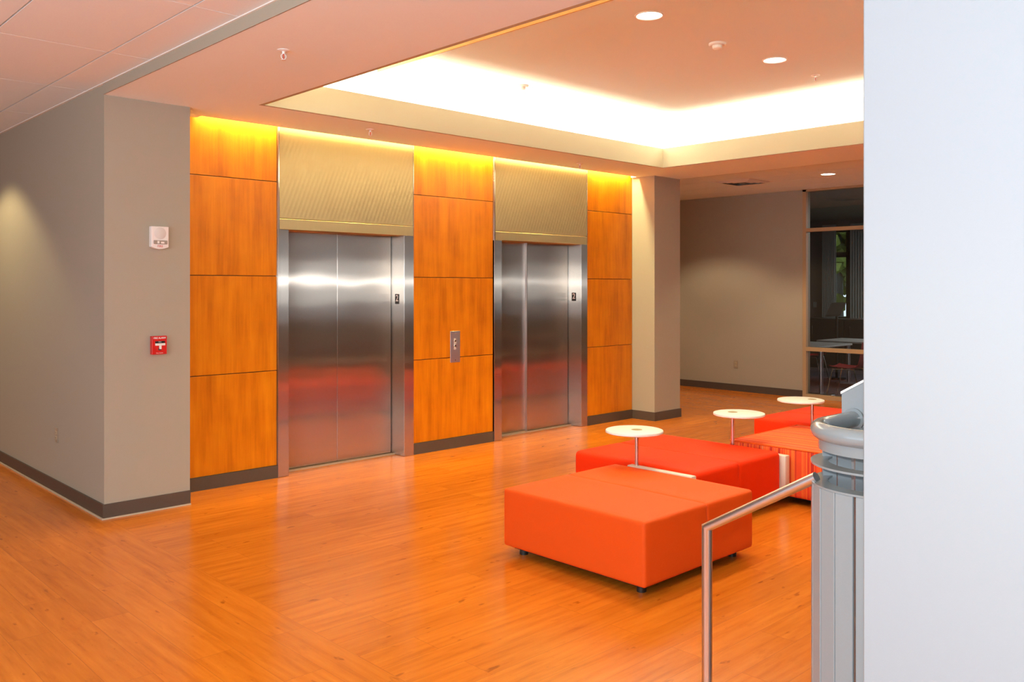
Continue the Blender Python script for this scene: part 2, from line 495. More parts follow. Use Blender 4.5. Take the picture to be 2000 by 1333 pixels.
# baseboards
BH = .105
def bb(name, f): struct(name, f, 'baseboard_brown')
bb('baseboard_left', lambda b: (box(b, 2.103, 2.115, 6.298, 12, 0, BH), box(b, 2.115, 2.724, 6.298, 6.31, 0, BH)))
struct('trim_4', lambda b: (box(b, 2.096, 2.103, 6.291, 12, 0, .012), box(b, 2.103, 2.724, 6.291, 6.298, 0, .010)), 'shoe_tan')
bb('baseboard_elevator', lambda b: (box(b, 2.724, 3.637, YW-.012, YW+.02, 0, BH), box(b, 5.071, 6.119, YW-.012, YW+.02, 0, BH), box(b, 7.588, 8.44, YW-.012, YW+.02, 0, BH)))
bb('baseboard_pillar', lambda b: (box(b, 8.428, 8.44, 6.328, YW-.012, 0, BH), box(b, 8.44, 8.972, 6.328, 6.34, 0, BH), box(b, 8.96, 8.972, 6.34, 12, 0, BH)))
bb('baseboard_far', lambda b: box(b, 11.788, 11.8, 6.19, 12, 0, BH))
bb('baseboard_back', lambda b: box(b, -4, 2.165, -4, -3.988, 0, BH))

# ---------------------------------------------------------------- wood panelling, three bays
for (x0, x1, lab) in ((2.728, 3.634, 'orange-brown wood wall panelling between grey pillar and first elevator, nearest bay'),
                      (5.074, 6.116, 'orange-brown wood wall panelling between the two elevators, holding the call buttons'),
                      (7.591, 8.437, 'orange-brown wood wall panelling right of the second elevator, beside the far pillar')):
    t = thing('wood_panelling', lab, 'wall panelling', ((x0+x1)/2, YW, BH), 'wood panel bays of the elevator wall')
    for (z0, z1) in ((BH+.002, .906), (.912, 1.706), (1.712, 2.504), (2.510, 3.115)):
        obj('panel', lambda b: box(b, x0, x1, YW, YW+.02, z0, z1, .0015, 1), 'panel_wood', t)

# ---------------------------------------------------------------- elevators
def elevator(x0, xa, xb, x1, seam, gapped, lab):
    YF, YD = 6.662, 6.875
    t = thing('elevator', lab, 'elevator', ((x0+x1)/2, YW, 0), 'elevators')
    # surround: two stiles, jamb returns
    obj('door_frame', lambda b: (
        box(b, x0, xa, YF, YD+.06, .002, 2.106, .002, 1), box(b, xb, x1, YF, YD+.06, .002, 2.106, .002, 1),
        box(b, x0, x0+.012, YF-.004, YW+.02, .002, 3.11), box(b, x1-.006, x1, YF, YW+.02, 2.106, 3.11)), 'steel_frame', t)
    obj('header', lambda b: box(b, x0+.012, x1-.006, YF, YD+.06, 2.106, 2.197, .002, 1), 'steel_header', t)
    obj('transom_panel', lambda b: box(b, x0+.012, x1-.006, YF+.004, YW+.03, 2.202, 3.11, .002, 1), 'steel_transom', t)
    obj('door_leaf', lambda b: box(b, xa-.02, seam-(.0 if gapped else .0015), YD+(.016 if gapped else -.0115), YD+.046, .008, 2.12, .002, 1), 'steel_door', t)
    obj('door_leaf', lambda b: box(b, seam-(.0 if gapped else .0), xb-.011, YD-.012, YD+.014, .008, 2.12, .002, 1), 'steel_door', t)
    if gapped:
        obj('door_edge', lambda b: box(b, seam-.004, seam, YD-.014, YD+.018, .008, 2.12), 'steel_tube', t)
    obj('threshold', lambda b: (box(b, xa, xb, YF+.16, YD+.06, -.002, .006), box(b, xa, xb, YF+.15, YF+.175, -.002, .012)), 'steel_sill', t)
    pl = obj('floor_number_plate', lambda b: box(b, xb-.002, xb, YD-.132, YD-.066, 1.452, 1.548, .0006, 1), 'sign_black', t)
    pl['label'] = 'black plate with a white number 2 on the right jamb'
    text_mesh('numeral', '2', .088, 'sign_white', pl, face_minus_x(xb-.0028, YD-.099, 1.505), bold=.0006)
    return t
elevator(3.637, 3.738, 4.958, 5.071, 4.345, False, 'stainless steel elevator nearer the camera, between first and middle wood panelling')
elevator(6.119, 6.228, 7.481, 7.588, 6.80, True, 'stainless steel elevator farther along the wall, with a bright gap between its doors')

# call button plate
t = thing('elevator_call_switch', 'brushed steel elevator call plate with two round buttons on the middle wood panelling', 'call buttons', (5.60, YW, .855))
fp = obj('faceplate', lambda b: box(b, 5.537, 5.663, YW-.006, YW-.0005, .858, 1.173, .0015, 1), 'steel_plate', t)
for z in (1.075, 1.025):
    bt = obj('button', lambda b: lathe(b, (5.595, YW-.006, z), [(0, .007), (.010, .007), (.0125, .005), (.0125, 0)], 20, Matrix.Rotation(PI/2, 4, 'X')), 'chrome', t, smooth=True)
obj('button_surround', lambda b: box(b, 5.582, 5.608, YW-.0072, YW-.006, .99, 1.10), 'grille_white', t)
for z in (1.150, .882):
    obj('screw', lambda b: lathe(b, (5.60, YW-.006, z), [(0, .003), (.005, .0025), (.0055, 0)], 12, Matrix.Rotation(PI/2, 4, 'X')), 'chrome', t, smooth=True)

# ---------------------------------------------------------------- fire alarm devices on the pillar
YP = 6.31
t = thing('fire_alarm_strobe', 'white fire alarm speaker strobe high on the grey pillar', 'fire alarm', (2.48, YP, 1.89))
def hull(b):
    n = 12; x0, x1 = 2.423, 2.548; zb, zt = 1.905, 2.053
    poly = [(x0, zt), (x0, zb)] + [(x0+(x1-x0)*k/n, zb-.016*math.sin(PI*k/n)) for k in range(1, n)] + [(x1, zb), (x1, zt)]
    prism(b, poly, lambda u, v, w: (u, YP-.045+w, v), .045)
bd = obj('housing', hull, 'white_plastic', t)
m = bd.modifiers.new('bevel', 'BEVEL'); m.width = .004; m.segments = 2; m.limit_method = 'ANGLE'
obj('speaker_grille', lambda b: lathe(b, (2.486, YP-.0450, 2.004), [(0, .002), (.040, .002), (.043, 0)], 28, Matrix.Rotation(PI/2, 4, 'X')), 'grille_white', t, smooth=True)
ln = obj('strobe_lens', lambda b: box(b, 2.437, 2.536, YP-.054, YP-.045, 1.925, 1.953, .004, 2), 'lens', t); ln['label'] = 'clear strobe lens over a bright reflector'
sub('reflector', lambda b: (box(b, 2.462, 2.476, YP-.0555, YP-.053, 1.930, 1.948), box(b, 2.488, 2.512, YP-.0555, YP-.053, 1.930, 1.943)), 'white_plastic', ln)
text_mesh('lettering', 'FIRE', .022, 'red_print', t, face_minus_y(2.486, YP-.0458, 1.910), ext=.0004)

t = thing('fire_alarm_switch', 'small red fire alarm pull station with white T handle on the grey pillar', 'fire alarm', (2.484, YP, 1.13))
obj('housing', lambda b: box(b, 2.430, 2.537, YP-.038, YP-.0005, 1.130, 1.263, .003, 2), 'red_plastic', t)
obj('recess', lambda b: (box(b, 2.452, 2.522, YP-.0390, YP-.037, 1.210, 1.226), box(b, 2.476, 2.496, YP-.0390, YP-.037, 1.160, 1.176)), 'black_plastic', t)
hd = obj('handle', lambda b: (box(b, 2.452, 2.522, YP-.049, YP-.038, 1.194, 1.210, .002, 1), box(b, 2.480, 2.495, YP-.049, YP-.038, 1.168, 1.195, .002, 1)), 'white_plastic', t)
hd['label'] = 'white T-shaped pull handle'
text_mesh('lettering', 'FIRE ALARM', .0165, 'sign_white', t, face_minus_y(2.484, YP-.0386, 1.248), ext=.0003, bold=.0004)
text_mesh('lettering', 'PULL', .010, 'sign_white', t, face_minus_y(2.487, YP-.0396, 1.219), ext=.0003)
text_mesh('lettering', 'PULL DOWN', .0085, 'sign_white', t, face_minus_y(2.484, YP-.0386, 1.140), ext=.0003)

# outlets
def outlet(x, y, z, lab):
    t = thing('wall_outlet', lab, 'outlet', (x, y, z), 'duplex wall outlets')
    obj('cover_plate', lambda b: box(b, x-.006, x-.0003, y-.036, y+.036, z-.058, z+.058, .002, 1), 'outlet_taupe', t)
    for dz in (-.02, .02):
        s = obj('socket', lambda b: box(b, x-.009, x-.005, y-.017, y+.017, z+dz-.014, z+dz+.014, .003, 2), 'cove_beige', t)
        sub('slots', lambda b: (box(b, x-.0095, x-.0088, y-.008, y-.005, z+dz-.006, z+dz+.006), box(b, x-.0095, x-.0088, y+.005, y+.008, z+dz-.006, z+dz+.006)), 'black_plastic', s)
outlet(2.115, 7.364, .457, 'beige duplex outlet low on the corridor wall at far left')
outlet(11.8, 7.31, .413, 'beige duplex outlet low on the far wall beside the glass partition')

# ---------------------------------------------------------------- ceiling devices
def downlight(x, y, z, lab, r=.088):
    t = thing('downlight', lab, 'ceiling light', (x, y, z), 'recessed round downlights')
    obj('trim_ring', lambda b: lathe(b, (x, y, z), [(r*1.10, 0), (r*1.10, -.004), (r*1.0, -.006), (r*.97, -.002), (r*.95, .0)], 40), 'white_plastic', t, smooth=True)
    obj('lamp_disc', lambda b: lathe(b, (x, y, z), [(0, -.0016), (r*.96, -.0012)], 40), 'lamp_face', t)
downlight(4.708, 3.581, ZC, 'round lit downlight in the raised ceiling, the one nearer the top of the photo')
downlight(6.364, 3.584, ZC, 'round lit downlight in the raised ceiling, the one nearer the white wall')
downlight(10.36, 5.10, ZA, 'round lit downlight in the far tiled ceiling by the glass partition')

def sprinkler(x, y, z, lab):
    t = thing('sprinkler', lab, 'sprinkler', (x, y, z), 'ceiling sprinkler heads')
    obj('escutcheon', lambda b: lathe(b, (x, y, z), [(.036, 0), (.036, -.003), (.022, -.008), (0, -.008)], 24), 'white_plastic', t, smooth=True)
    obj('frame_arms', lambda b: (cyl(b, (x, y, z-.008), (x, y, z-.022), .010, .008, 12), tube(b, [(x-.004, y, z-.02), (x-.015, y, z-.03), (x-.014, y, z-.042), (x-.003, y, z-.054)], .0028, 8),
        tube(b, [(x+.004, y, z-.02), (x+.015, y, z-.03), (x+.014, y, z-.042), (x+.003, y, z-.054)], .0028, 8)), 'white_plastic', t, smooth=True)
    obj('glass_bulb', lambda b: cyl(b, (x, y, z-.022), (x, y, z-.050), .0028, n=8), 'red_print', t, smooth=True)
    obj('deflector', lambda b: cyl(b, (x, y, z-.054), (x, y, z-.0565), .015, n=18), 'white_plastic', t)
sprinkler(2.45, 4.425, ZS, 'white pendent sprinkler head under the wide soffit near the grey strip')
sprinkler(4.22, 6.15, ZS, 'small white sprinkler head under the soffit in front of the first elevator')
sprinkler(7.03, 6.28, ZS, 'small white sprinkler head under the soffit in front of the second elevator')
sprinkler(7.08, 3.60, ZC, 'white sprinkler head in the raised ceiling near the white wall')

def detector(x, y, z, lab):
    t = thing('smoke_detector', lab, 'smoke detector', (x, y, z), 'smoke detectors')
    obj('base', lambda b: lathe(b, (x, y, z), [(.062, 0), (.062, -.012), (.055, -.018), (0, -.018)], 32), 'white_plastic', t, smooth=True)
    obj('sensor_cap', lambda b: lathe(b, (x, y, z), [(.038, -.018), (.034, -.038), (.02, -.046), (0, -.047)], 28), 'white_plastic', t, smooth=True)
detector(5.62, 3.64, ZC, 'white round smoke detector between the two raised ceiling downlights')
detector(5.52, 5.64, ZC, 'white smoke detector in the bright glow along the cove above the elevators')

t = thing('air_diffuser', 'square metal air diffuser in the far tiled ceiling', 'air vent', (10.28, 6.26, ZA))
s_ = .30
def ringsq(b, r0, r1, z0, z1):
    v = []
    for r, z in ((r0, z0), (r1, z1)):
        v.append([b.verts.new((10.28+sx*r, 6.26+sy*r, z)) for sx, sy in ((-1, -1), (1, -1), (1, 1), (-1, 1))])
    for k in range(4): b.faces.new((v[0][k], v[0][(k+1) % 4], v[1][(k+1) % 4], v[1][k]))
obj('frame', lambda b: (ringsq(b, .30, .27, ZA-.001, ZA-.006),), 'white_plastic', t)
obj('backing', lambda b: box(b, 10.28-.27, 10.28+.27, 6.26-.27, 6.26+.27, ZA-.0015, ZA-.0005), 'black_plastic', t)
for r in (.25, .19, .13):
    obj('louver', lambda b: ringsq(b, r, r-.045, ZA-.004, ZA-.024), 'grille_white', t)
obj('centre_plate', lambda b: box(b, 10.28-.05, 10.28+.05, 6.26-.05, 6.26+.05, ZA-.026, ZA-.022), 'chrome', t)

# fluorescent battens that light the coves and the panel wall
def batten(p0, p1, lab):
    t = thing('cove_lamp', lab, 'cove light', ((p0[0]+p1[0])/2, (p0[1]+p1[1])/2, p0[2]-.03), 'fluorescent battens hidden in the coves')
    obj('tube', lambda b: cyl(b, p0, p1, .012, n=12), 'tube_glow', t, smooth=True)
    d = Vector((abs(p1[1]-p0[1]) > .1, abs(p1[0]-p0[0]) > .1, 0)) * .02
    obj('tray', lambda b: box(b, min(p0[0], p1[0])-d.x, max(p0[0], p1[0])+d.x, min(p0[1], p1[1])-d.y, max(p0[1], p1[1])+d.y, p0[2]-.03, p0[2]-.018), 'white_plastic', t)
zt = ZS+.13
batten((CX0+.1, CY1+.15, zt), (CX1-.1, CY1+.15, zt), 'fluorescent batten in the ceiling cove on the elevator side')
batten((CX0+.1, CY0-.15, zt), (CX1-.1, CY0-.15, zt), 'fluorescent batten in the ceiling cove on the camera side')
batten((CX0-.15, CY0+.1, zt), (CX0-.15, CY1-.1, zt), 'fluorescent batten in the ceiling cove on the left side')
batten((CX1+.15, CY0+.1, zt), (CX1+.15, CY1-.1, zt), 'fluorescent batten in the ceiling cove on the right side')

# ---------------------------------------------------------------- seating
def feet(t, x0, x1, y0, y1, z):
    for x in (x0+.09, x1-.09):
        for y in (y0+.09, y1-.09):
            obj('foot', lambda b: cyl(b, (x, y, 0), (x, y, z+.004), .026, n=20), 'black_rubber', t, smooth=True)

x0, x1, y0, y1 = 3.590, 4.650, 2.760, 3.830
t = thing('ottoman', 'square orange ottoman nearest the camera, in front of the steel handrail', 'ottoman', (4.12, 3.3, 0), 'upholstered square ottomans')
obj('cushion', lambda b: rbox(b, x0, 4.166, y0, y1, .052, .398, .020, .006), 'orange_vinyl', t, smooth=True, angle=60)
obj('cushion', lambda b: rbox(b, 4.164, x1, y0, y1, .052, .398, .020, .006), 'orange_vinyl', t, smooth=True, angle=60)
obj('base_frame', lambda b: box(b, x0+.05, x1-.05, y0+.05, y1-.05, .035, .056), 'dark_gap', t)
feet(t, x0, x1, y0, y1, .05)

x0, x1, y0, y1 = 4.785, 5.862, 3.250, 4.335
t = thing('ottoman', 'square red-orange ottoman in the middle, between two white table slabs', 'ottoman', (5.32, 3.8, 0), 'upholstered square ottomans')
obj('cushion', lambda b: rbox(b, x0, 5.31, y0, y1, .052, .400, .035, .008, .004), 'red_vinyl', t, smooth=True, angle=60)
obj('cushion', lambda b: rbox(b, 5.29, x1, y0, y1, .052, .400, .035, .008, .004), 'red_vinyl', t, smooth=True, angle=60)
obj('base_frame', lambda b: box(b, x0+.05, x1-.05, y0+.05, y1-.05, .035, .056), 'dark_gap', t)
feet(t, x0, x1, y0, y1, .05)

x0, x1, y0, y1 = 5.950, 7.030, 2.68, 3.745
t = thing('ottoman', 'square ottoman in orange and red striped fabric with light piping', 'ottoman', (6.5, 3.2, 0), 'upholstered square ottomans')
cu = obj('cushion', lambda b: rbox(b, x0, x1, y0, y1, .052, .412, .02, .012), ['stripe_fabric_side', 'stripe_fabric_top', 'stripe_fabric_end'], t, smooth=True, angle=60)
for p in cu.data.polygons:
    n = p.normal
    p.material_index = 1 if n.z > .6 else (0 if abs(n.x) > abs(n.y) else 2)
zz = .410
sub('piping', lambda b: tube(b, [(x0+.004, y0+.01, zz), (x0+.004, y1-.01, zz), (x0+.01, y1-.004, zz), (x1-.01, y1-.004, zz), (x1-.004, y1-.01, zz), (x1-.004, y0+.01, zz), (x1-.01, y0+.004, zz), (x0+.01, y0+.004, zz)], .006, 8, closed=True), 'orange_vinyl', cu, smooth=True)
obj('base_frame', lambda b: box(b, x0+.05, x1-.05, y0+.05, y1-.05, .035, .056), 'dark_gap', t)
feet(t, x0, x1, y0, y1, .05)

x0, x1, y0, y1 = 7.130, 8.250, 3.20, 4.235
t = thing('ottoman', 'square red-orange ottoman farthest away, behind the striped one', 'ottoman', (7.7, 3.7, 0), 'upholstered square ottomans')
obj('cushion', lambda b: rbox(b, x0, 7.67, y0, y1, .052, .415, .03, .01, .004), 'red_vinyl', t, smooth=True, angle=60)
obj('cushion', lambda b: rbox(b, 7.65, x1, y0, y1, .052, .415, .03, .01, .004), 'red_vinyl', t, smooth=True, angle=60)
obj('base_frame', lambda b: box(b, x0+.05, x1-.05, y0+.05, y1-.05, .035, .056), 'dark_gap', t)
feet(t, x0, x1, y0, y1, .05)

# tables: white slab standing between the ottomans, steel post, round swivelling top
def table(px, py, cx, cy, sx0, sx1, sz, lab):
    t = thing('side_table', lab, 'side table', ((sx0+sx1)/2, 3.48, 0), 'round side tables between the ottomans')
    obj('base_slab', lambda b: box(b, sx0, sx1, 3.220, 3.745, .09, sz, .006, 2), 'slab_white', t, smooth=True)
    obj('foot', lambda b: cyl(b, ((sx0+sx1)/2, 3.48, 0), ((sx0+sx1)/2, 3.48, .095), .02, n=16), 'black_rubber', t, smooth=True)
    obj('post', lambda b: cyl(b, (px, py, sz-.01), (px, py, .625), .0135, n=24), 'steel_tube', t, smooth=True)
    tp = obj('tabletop', lambda b: lathe(b, (cx, cy, .620), [(0, 0), (.188, 0), (.196, .004), (.197, .012), (.194, .019), (.188, .021), (0, .021)], 64), 'white_laminate', t, smooth=True)
    g = sub('post_cap', lambda b: lathe(b, (px, py, .641), [(0, .0012), (.034, .0012), (.038, 0)], 32), 'brass_hole', tp, smooth=True)
    g['label'] = 'dull metal cap where the post meets the top'
table(4.712, 3.690, 4.701, 3.702, 4.676, 4.730, .397, 'round cream side table nearest the camera, behind the orange ottoman')
table(5.912, 3.690, 5.920, 3.638, 5.872, 5.936, .368, 'middle of the three round cream side tables, beside the striped ottoman')
table(7.080, 3.630, 7.010, 3.700, 7.050, 7.110, .375, 'round cream side table farthest away, in front of the far red ottoman')

# ---------------------------------------------------------------- stair railing at the right
t = thing('handrail', 'brushed steel stair handrail with one upright, in front of the orange ottoman', 'handrail', (2.477, 1.644, 0))
obj('rail_tube', lambda b: tube(b, [(2.477, 1.644, 0.0), (2.477, 1.644, .814), (2.477, 1.256, 1.0425)], .0168, 28), 'steel_tube', t, smooth=True, angle=40)
obj('base_flange', lambda b: lathe(b, (2.477, 1.644, 0), [(.045, 0), (.045, .006), (.02, .01), (.017, .012)], 32), 'steel_tube', t, smooth=True)

NX, NY = 2.579, 1.103
t = thing('railing_newel', 'grey painted curved stair railing end with rings, beside the white wall', 'stair railing', (NX, NY, 0))
def arc(r, z, a0, a1, n):
    return [(NX + r*math.cos(math.radians(a0+(a1-a0)*k/n)), NY + r*math.sin(math.radians(a0+(a1-a0)*k/n)), z) for k in range(n+1)]
obj('top_tube', lambda b: tube(b, [(2.757, 1.268, 1.188), (2.70, 1.272, 1.188), (2.65, 1.275, 1.188)]+arc(.175, 1.188, 84, 180, 30)+[(NX-.175, NY-.45, 1.188)], .0262, 24), 'grey_paint', t, smooth=True)
def band(b, r0, r1, z0, z1, a0=-30, a1=210, n=64):
    pr = [(r0, z0), (r1, z0), (r1, z1), (r0, z1)]
    rows = []
    for k in range(n+1):
        a = math.radians(a0+(a1-a0)*k/n)
        rows.append([b.verts.new((NX+r*math.cos(a), NY+r*math.sin(a), z)) for r, z in pr])
    for p, q in zip(rows, rows[1:]):
        for j in range(4): b.faces.new((p[j], p[(j+1) % 4], q[(j+1) % 4], q[j]))
    b.faces.new(rows[0][::-1]); b.faces.new(rows[-1])
obj('band', lambda b: band(b, .155, .178, 1.132, 1.170, 30, 300), 'grey_paint', t, smooth=True)
for z in (1.088, 1.028):
    obj('ring', lambda b: band(b, .150, .200, z, z+.006, 40, 300), 'grey_paint', t, smooth=True)
# upright flat bars, standing on two arcs
def bar(r, a, w, th, z0, z1):
    def f(b):
        A = math.radians(a)
        m = Matrix.Translation((NX+r*math.cos(A), NY+r*math.sin(A), (z0+z1)/2)) @ Matrix.Rotation(A, 4, 'Z') @ Matrix.Diagonal((th, w, z1-z0, 1))
        g = bmesh.ops.create_cube(b, size=1, matrix=m)
        bmesh.ops.bevel(b, geom=list({e for v in g['verts'] for e in v.link_edges}), offset=.0015, segments=1, affect='EDGES')
    return f
# camera lies towards world angle 226 deg as seen from the newel
for a, bw in ((138.4, .0545), (155.9, .0555), (172.9, .0555), (190.6, .0500), (207.6, .0555), (224.8, .0555), (121, .0555), (104, .0555)):
    obj('upright_bar', bar(.192, a, bw, .010, 0, 1.0275), 'grey_paint_flat', t)
FWD = Vector((math.cos(math.atan2(1768, 1692)), math.sin(math.atan2(1768, 1692)), 0)); RGT = Vector((FWD.y, -FWD.x, 0))
for l0, l1 in ((-.136, -.0945), (-.091, -.049), (-.036, .006), (.010, .052)):
    def inner(b):   # flat bars standing in the back half of the rings, square to the newel's own axis
        m = Matrix.Translation(Vector((NX, NY, .575)) + FWD*.11 + RGT*(l0+l1)/2) @ Matrix.Rotation(math.atan2(RGT.y, RGT.x), 4, 'Z') @ Matrix.Diagonal((l1-l0, .010, 1.15, 1))
        bmesh.ops.create_cube(b, size=1, matrix=m)
    obj('inner_bar', inner, 'grey_paint_flat', t)

t = thing('stair_guard_panel', 'grey stair guard panel with sloping top edge behind the curved railing', 'guard panel', (2.76, 1.0, 0))
sl = .592
obj('panel', lambda b: prism(b, [(1.31, .02), (1.31, 1.268), (-.4, 1.268+sl*1.71), (-.4, .02)], lambda u, v, w: (2.756+w, u, v), .012), 'grey_paint_flat', t)
obj('cap_rail', lambda b: prism(b, [(1.312, 1.266), (1.312, 1.274), (-.4, 1.274+sl*1.712), (-.4, 1.266+sl*1.712)], lambda u, v, w: (2.752+w, u, v), .02), 'white_laminate', t)
obj('inner_rib', lambda b: (prism(b, [(1.19, .05), (1.19, 1.235), (-.4, 1.235+sl*1.59), (-.4, .05)], lambda u, v, w: (2.746+w, u, v), .012)), 'grey_paint_flat', t)
obj('bracket', lambda b: (cyl(b, (2.748, 1.2685, 1.188), (2.757, 1.268, 1.188), .036, n=24)), 'grey_paint', t, smooth=True)

# ---------------------------------------------------------------- glazed partition and the room behind it
PX = 11.8
wn = struct('window_1', lambda b: (
    box(b, PX-.02, PX+.10, 6.135, 6.19, 0, ZA), box(b, PX-.02, PX+.10, 1.2, 6.19, ZA-.03, ZA),
    box(b, PX-.02, PX+.10, 1.2, 6.135, 2.415, 2.465), box(b, PX-.02, PX+.10, 1.2, 6.135, .685, .74),
    box(b, PX-.02, PX+.10, 1.2, 6.135, 0, .06), box(b, PX-.02, PX+.10, 3.7, 3.75, 0, ZA), box(b, PX-.02, PX+.10, 1.2, 1.25, 0, ZA)), 'frame_tan')
for (z0, z1) in ((.06, .685), (.74, 2.415), (2.465, ZA-.03)):
    for (y0, y1) in ((3.75, 6.135), (1.25, 3.7)):
        o = obj('glass_pane', lambda b: box(b, PX+.035, PX+.041, y0, y1, z0, z1), 'pane_glass')
        o.parent = wn
struct('floor_room', lambda b: box(b, 11.92, 18.1, .9, 10.2, -.1, 0), 'room_carpet')
struct('ceiling_room', lambda b: box(b, 11.92, 18.1, .9, 10.2, 3.05, 3.1), 'room_ceiling')
def room_walls(b):
    box(b, 11.9, 18.2, 10.1, 10.2, 0, 3.1); box(b, 11.9, 18.2, .9, 1.0, 0, 3.1)
    box(b, 18, 18.15, 8.85, 10.1, 0, 3.1)
    box(b, 18, 18.15, 1, 8.85, 0, .9); box(b, 18, 18.15, 1, 8.85, 2.85, 3.1)
    box(b, 11.921, 11.95, 6.19, 10.1, 0, 3.1)
struct('wall_room', room_walls, 'room_wall')
w2 = struct('window_2', lambda b: (
    box(b, 18.0, 18.12, 8.77, 8.85, .9, 2.85), box(b, 18.0, 18.12, 1, 8.85, .9, .97), box(b, 18.0, 18.12, 1, 8.85, 2.79, 2.85),
    box(b, 18.0, 18.12, 1, 8.85, 2.25, 2.36), box(b, 18.0, 18.12, 8.33, 8.46, .9, 2.85),
    *[box(b, 18.0, 18.12, 8.4-1.25*k, 8.5-1.25*k, .9, 2.85) for k in range(1, 6)]), 'dark_cabinet')
o = obj('glass_pane', lambda b: box(b, 18.06, 18.066, 1, 8.77, .97, 2.79), 'pane_glass'); o.parent = w2

def curtain(y0, y1, lab):
    def f(b):
        n = 40; pts = [(17.86+.03*math.sin(k*1.25), y0+(y1-y0)*k/n) for k in range(n+1)]
        lo = [b.verts.new((x, y, .75)) for x, y in pts]; hi = [b.verts.new((x, y, 2.95)) for x, y in pts]
        lo2 = [b.verts.new((x+.006, y, .75)) for x, y in pts]; hi2 = [b.verts.new((x+.006, y, 2.95)) for x, y in pts]
        for k in range(n):
            b.faces.new((lo[k], lo[k+1], hi[k+1], hi[k])); b.faces.new((lo2[k+1], lo2[k], hi2[k], hi2[k+1]))
        b.faces.new((lo[0], hi[0], hi2[0], lo2[0])); b.faces.new((lo[-1], lo2[-1], hi2[-1], hi[-1]))
    tag(obj('curtain', f, 'curtain_grey', smooth=True, angle=60), lab, 'curtain', 'pale curtains at the far window')
curtain(8.62, 8.92, 'pale grey curtain gathered at the left edge of the far room window')
curtain(7.85, 8.30, 'pale grey curtain hanging right of the dark window post in the far room')

# things in the glazed room
def frame_chair(x, y, rot, shell, lab):
    t = thing('stacking_chair', lab, 'chair', (x, y, 0), 'shell chairs behind the glass')
    M = Matrix.Translation((x, y, 0)) @ Matrix.Rotation(rot, 4, 'Z')
    def P(*p): return tuple(M @ Vector(p))
    def sh(b):   # seat sweeping up into the back, 6 mm thick
        prof = [(-.22, .455), (-.19, .445), (-.08, .435), (.06, .43), (.15, .445), (.19, .50), (.215, .60), (.235, .72), (.25, .82)]
        n = 10; rows = []
        for s in (0, 1):
            for (u, z) in prof:
                wd = .215 - .03*max(0, z-.5)
                rows.append([b.verts.new(P(u, -wd+2*wd*k/n, z+.02*(abs(2*k/n-1)**2)*(1 if z < .5 else 0) - .008*s)) for k in range(n+1)])
        L = len(prof)
        for s in (0, 1):
            for i in range(L-1):
                for k in range(n):
                    a, c = rows[s*L+i], rows[s*L+i+1]
                    q = (a[k], a[k+1], c[k+1], c[k])
                    b.faces.new(q if s == 0 else q[::-1])
        for i in range(L-1):
            for k in (0, n):
                b.faces.new((rows[i][k], rows[i+1][k], rows[L+i+1][k], rows[L+i][k]))
        for i in (0, L-1):
            for k in range(n): b.faces.new((rows[i][k], rows[i][k+1], rows[L+i][k+1], rows[L+i][k]))
    obj('seat_shell', sh, shell, t, smooth=True, angle=50)
    for sy in (-1, 1):
        obj('leg', lambda b: tube(b, [P(-.26, sy*.23, .004), P(-.17, sy*.19, .42), P(.13, sy*.19, .42)], .0095, 10), 'chrome', t, smooth=True)
        obj('leg', lambda b: tube(b, [P(.13, sy*.19, .42), P(.24, sy*.23, .004)], .0095, 10), 'chrome', t, smooth=True)
    return t
frame_chair(12.32, 5.74, math.radians(-84), 'red_shell', 'red shell chair with chrome legs just behind the glass partition')
frame_chair(13.05, 7.25, math.radians(120), 'black_plastic', 'dark shell chair with chrome legs at the left behind the glass')
frame_chair(14.0, 7.22, math.radians(100), 'red_shell', 'small red chair half hidden deeper in the glazed room')

def work_table(x0, x1, y0, y1, z, px, py, lab):
    t = thing('table', lab, 'table', ((x0+x1)/2, (y0+y1)/2, 0), 'tables behind the glass')
    obj('tabletop', lambda b: box(b, x0, x1, y0, y1, z-.028, z, .006, 2), 'table_grey', t)
    obj('pedestal', lambda b: cyl(b, (px, py, .02), (px, py, z-.025), .030, n=20), 'steel_tube', t, smooth=True)
    obj('foot_plate', lambda b: lathe(b, (px, py, 0), [(0, .022), (.05, .022), (.19, .010), (.20, 0)], 36), 'steel_tube', t, smooth=True)
work_table(12.00, 13.2, 6.10, 6.87, .73, 12.33, 6.18, 'pale table with a steel pedestal just behind the glass frame')
work_table(13.6, 14.5, 5.2, 6.9, .73, 14.1, 6.58, 'second pale table deeper in the glazed room')

t = thing('cabinet', 'low dark cabinet with pale handles along the glazed room window', 'cabinet', (16.7, 7.9, 0))
obj('body', lambda b: box(b, 16.4, 17.0, 6.2, 9.3, 0, .98, .004, 1), 'dark_cabinet', t)
for k in range(4):
    d = obj('door', lambda b: box(b, 16.385, 16.4, 6.22+.77*k, 6.97+.77*k, .06, .95, .003, 1), 'dark_cabinet', t)
    sub('handle', lambda b: cyl(b, (16.372, 6.85+.77*k, .66), (16.372, 6.85+.77*k, .84), .007, n=10), 'chrome', d)
t = thing('lectern_stand', 'black tilted stand top on a post behind the glass', 'stand', (14.56, 7.01, 0))
def stand_top(b):
    o = Vector((0, 0, 1.13)) + FWD*15.0 + RGT*5.43
    U, V, N = RGT*.27 + FWD*.06, RGT*.15 + Vector((0, 0, .21)) + FWD*.12, Vector((0, 0, -.03))
    v = [b.verts.new(o + U*a + V*c + N*d) for d in (0, 1) for (a, c) in ((0, 0), (1, 0), (1, 1), (0, 1))]
    b.faces.new(v[:4]); b.faces.new(v[4:][::-1])
    for k in range(4): b.faces.new((v[k], v[(k+1) % 4], v[4+(k+1) % 4], v[4+k]))
obj('desk_top', stand_top, 'dark_gap', t)
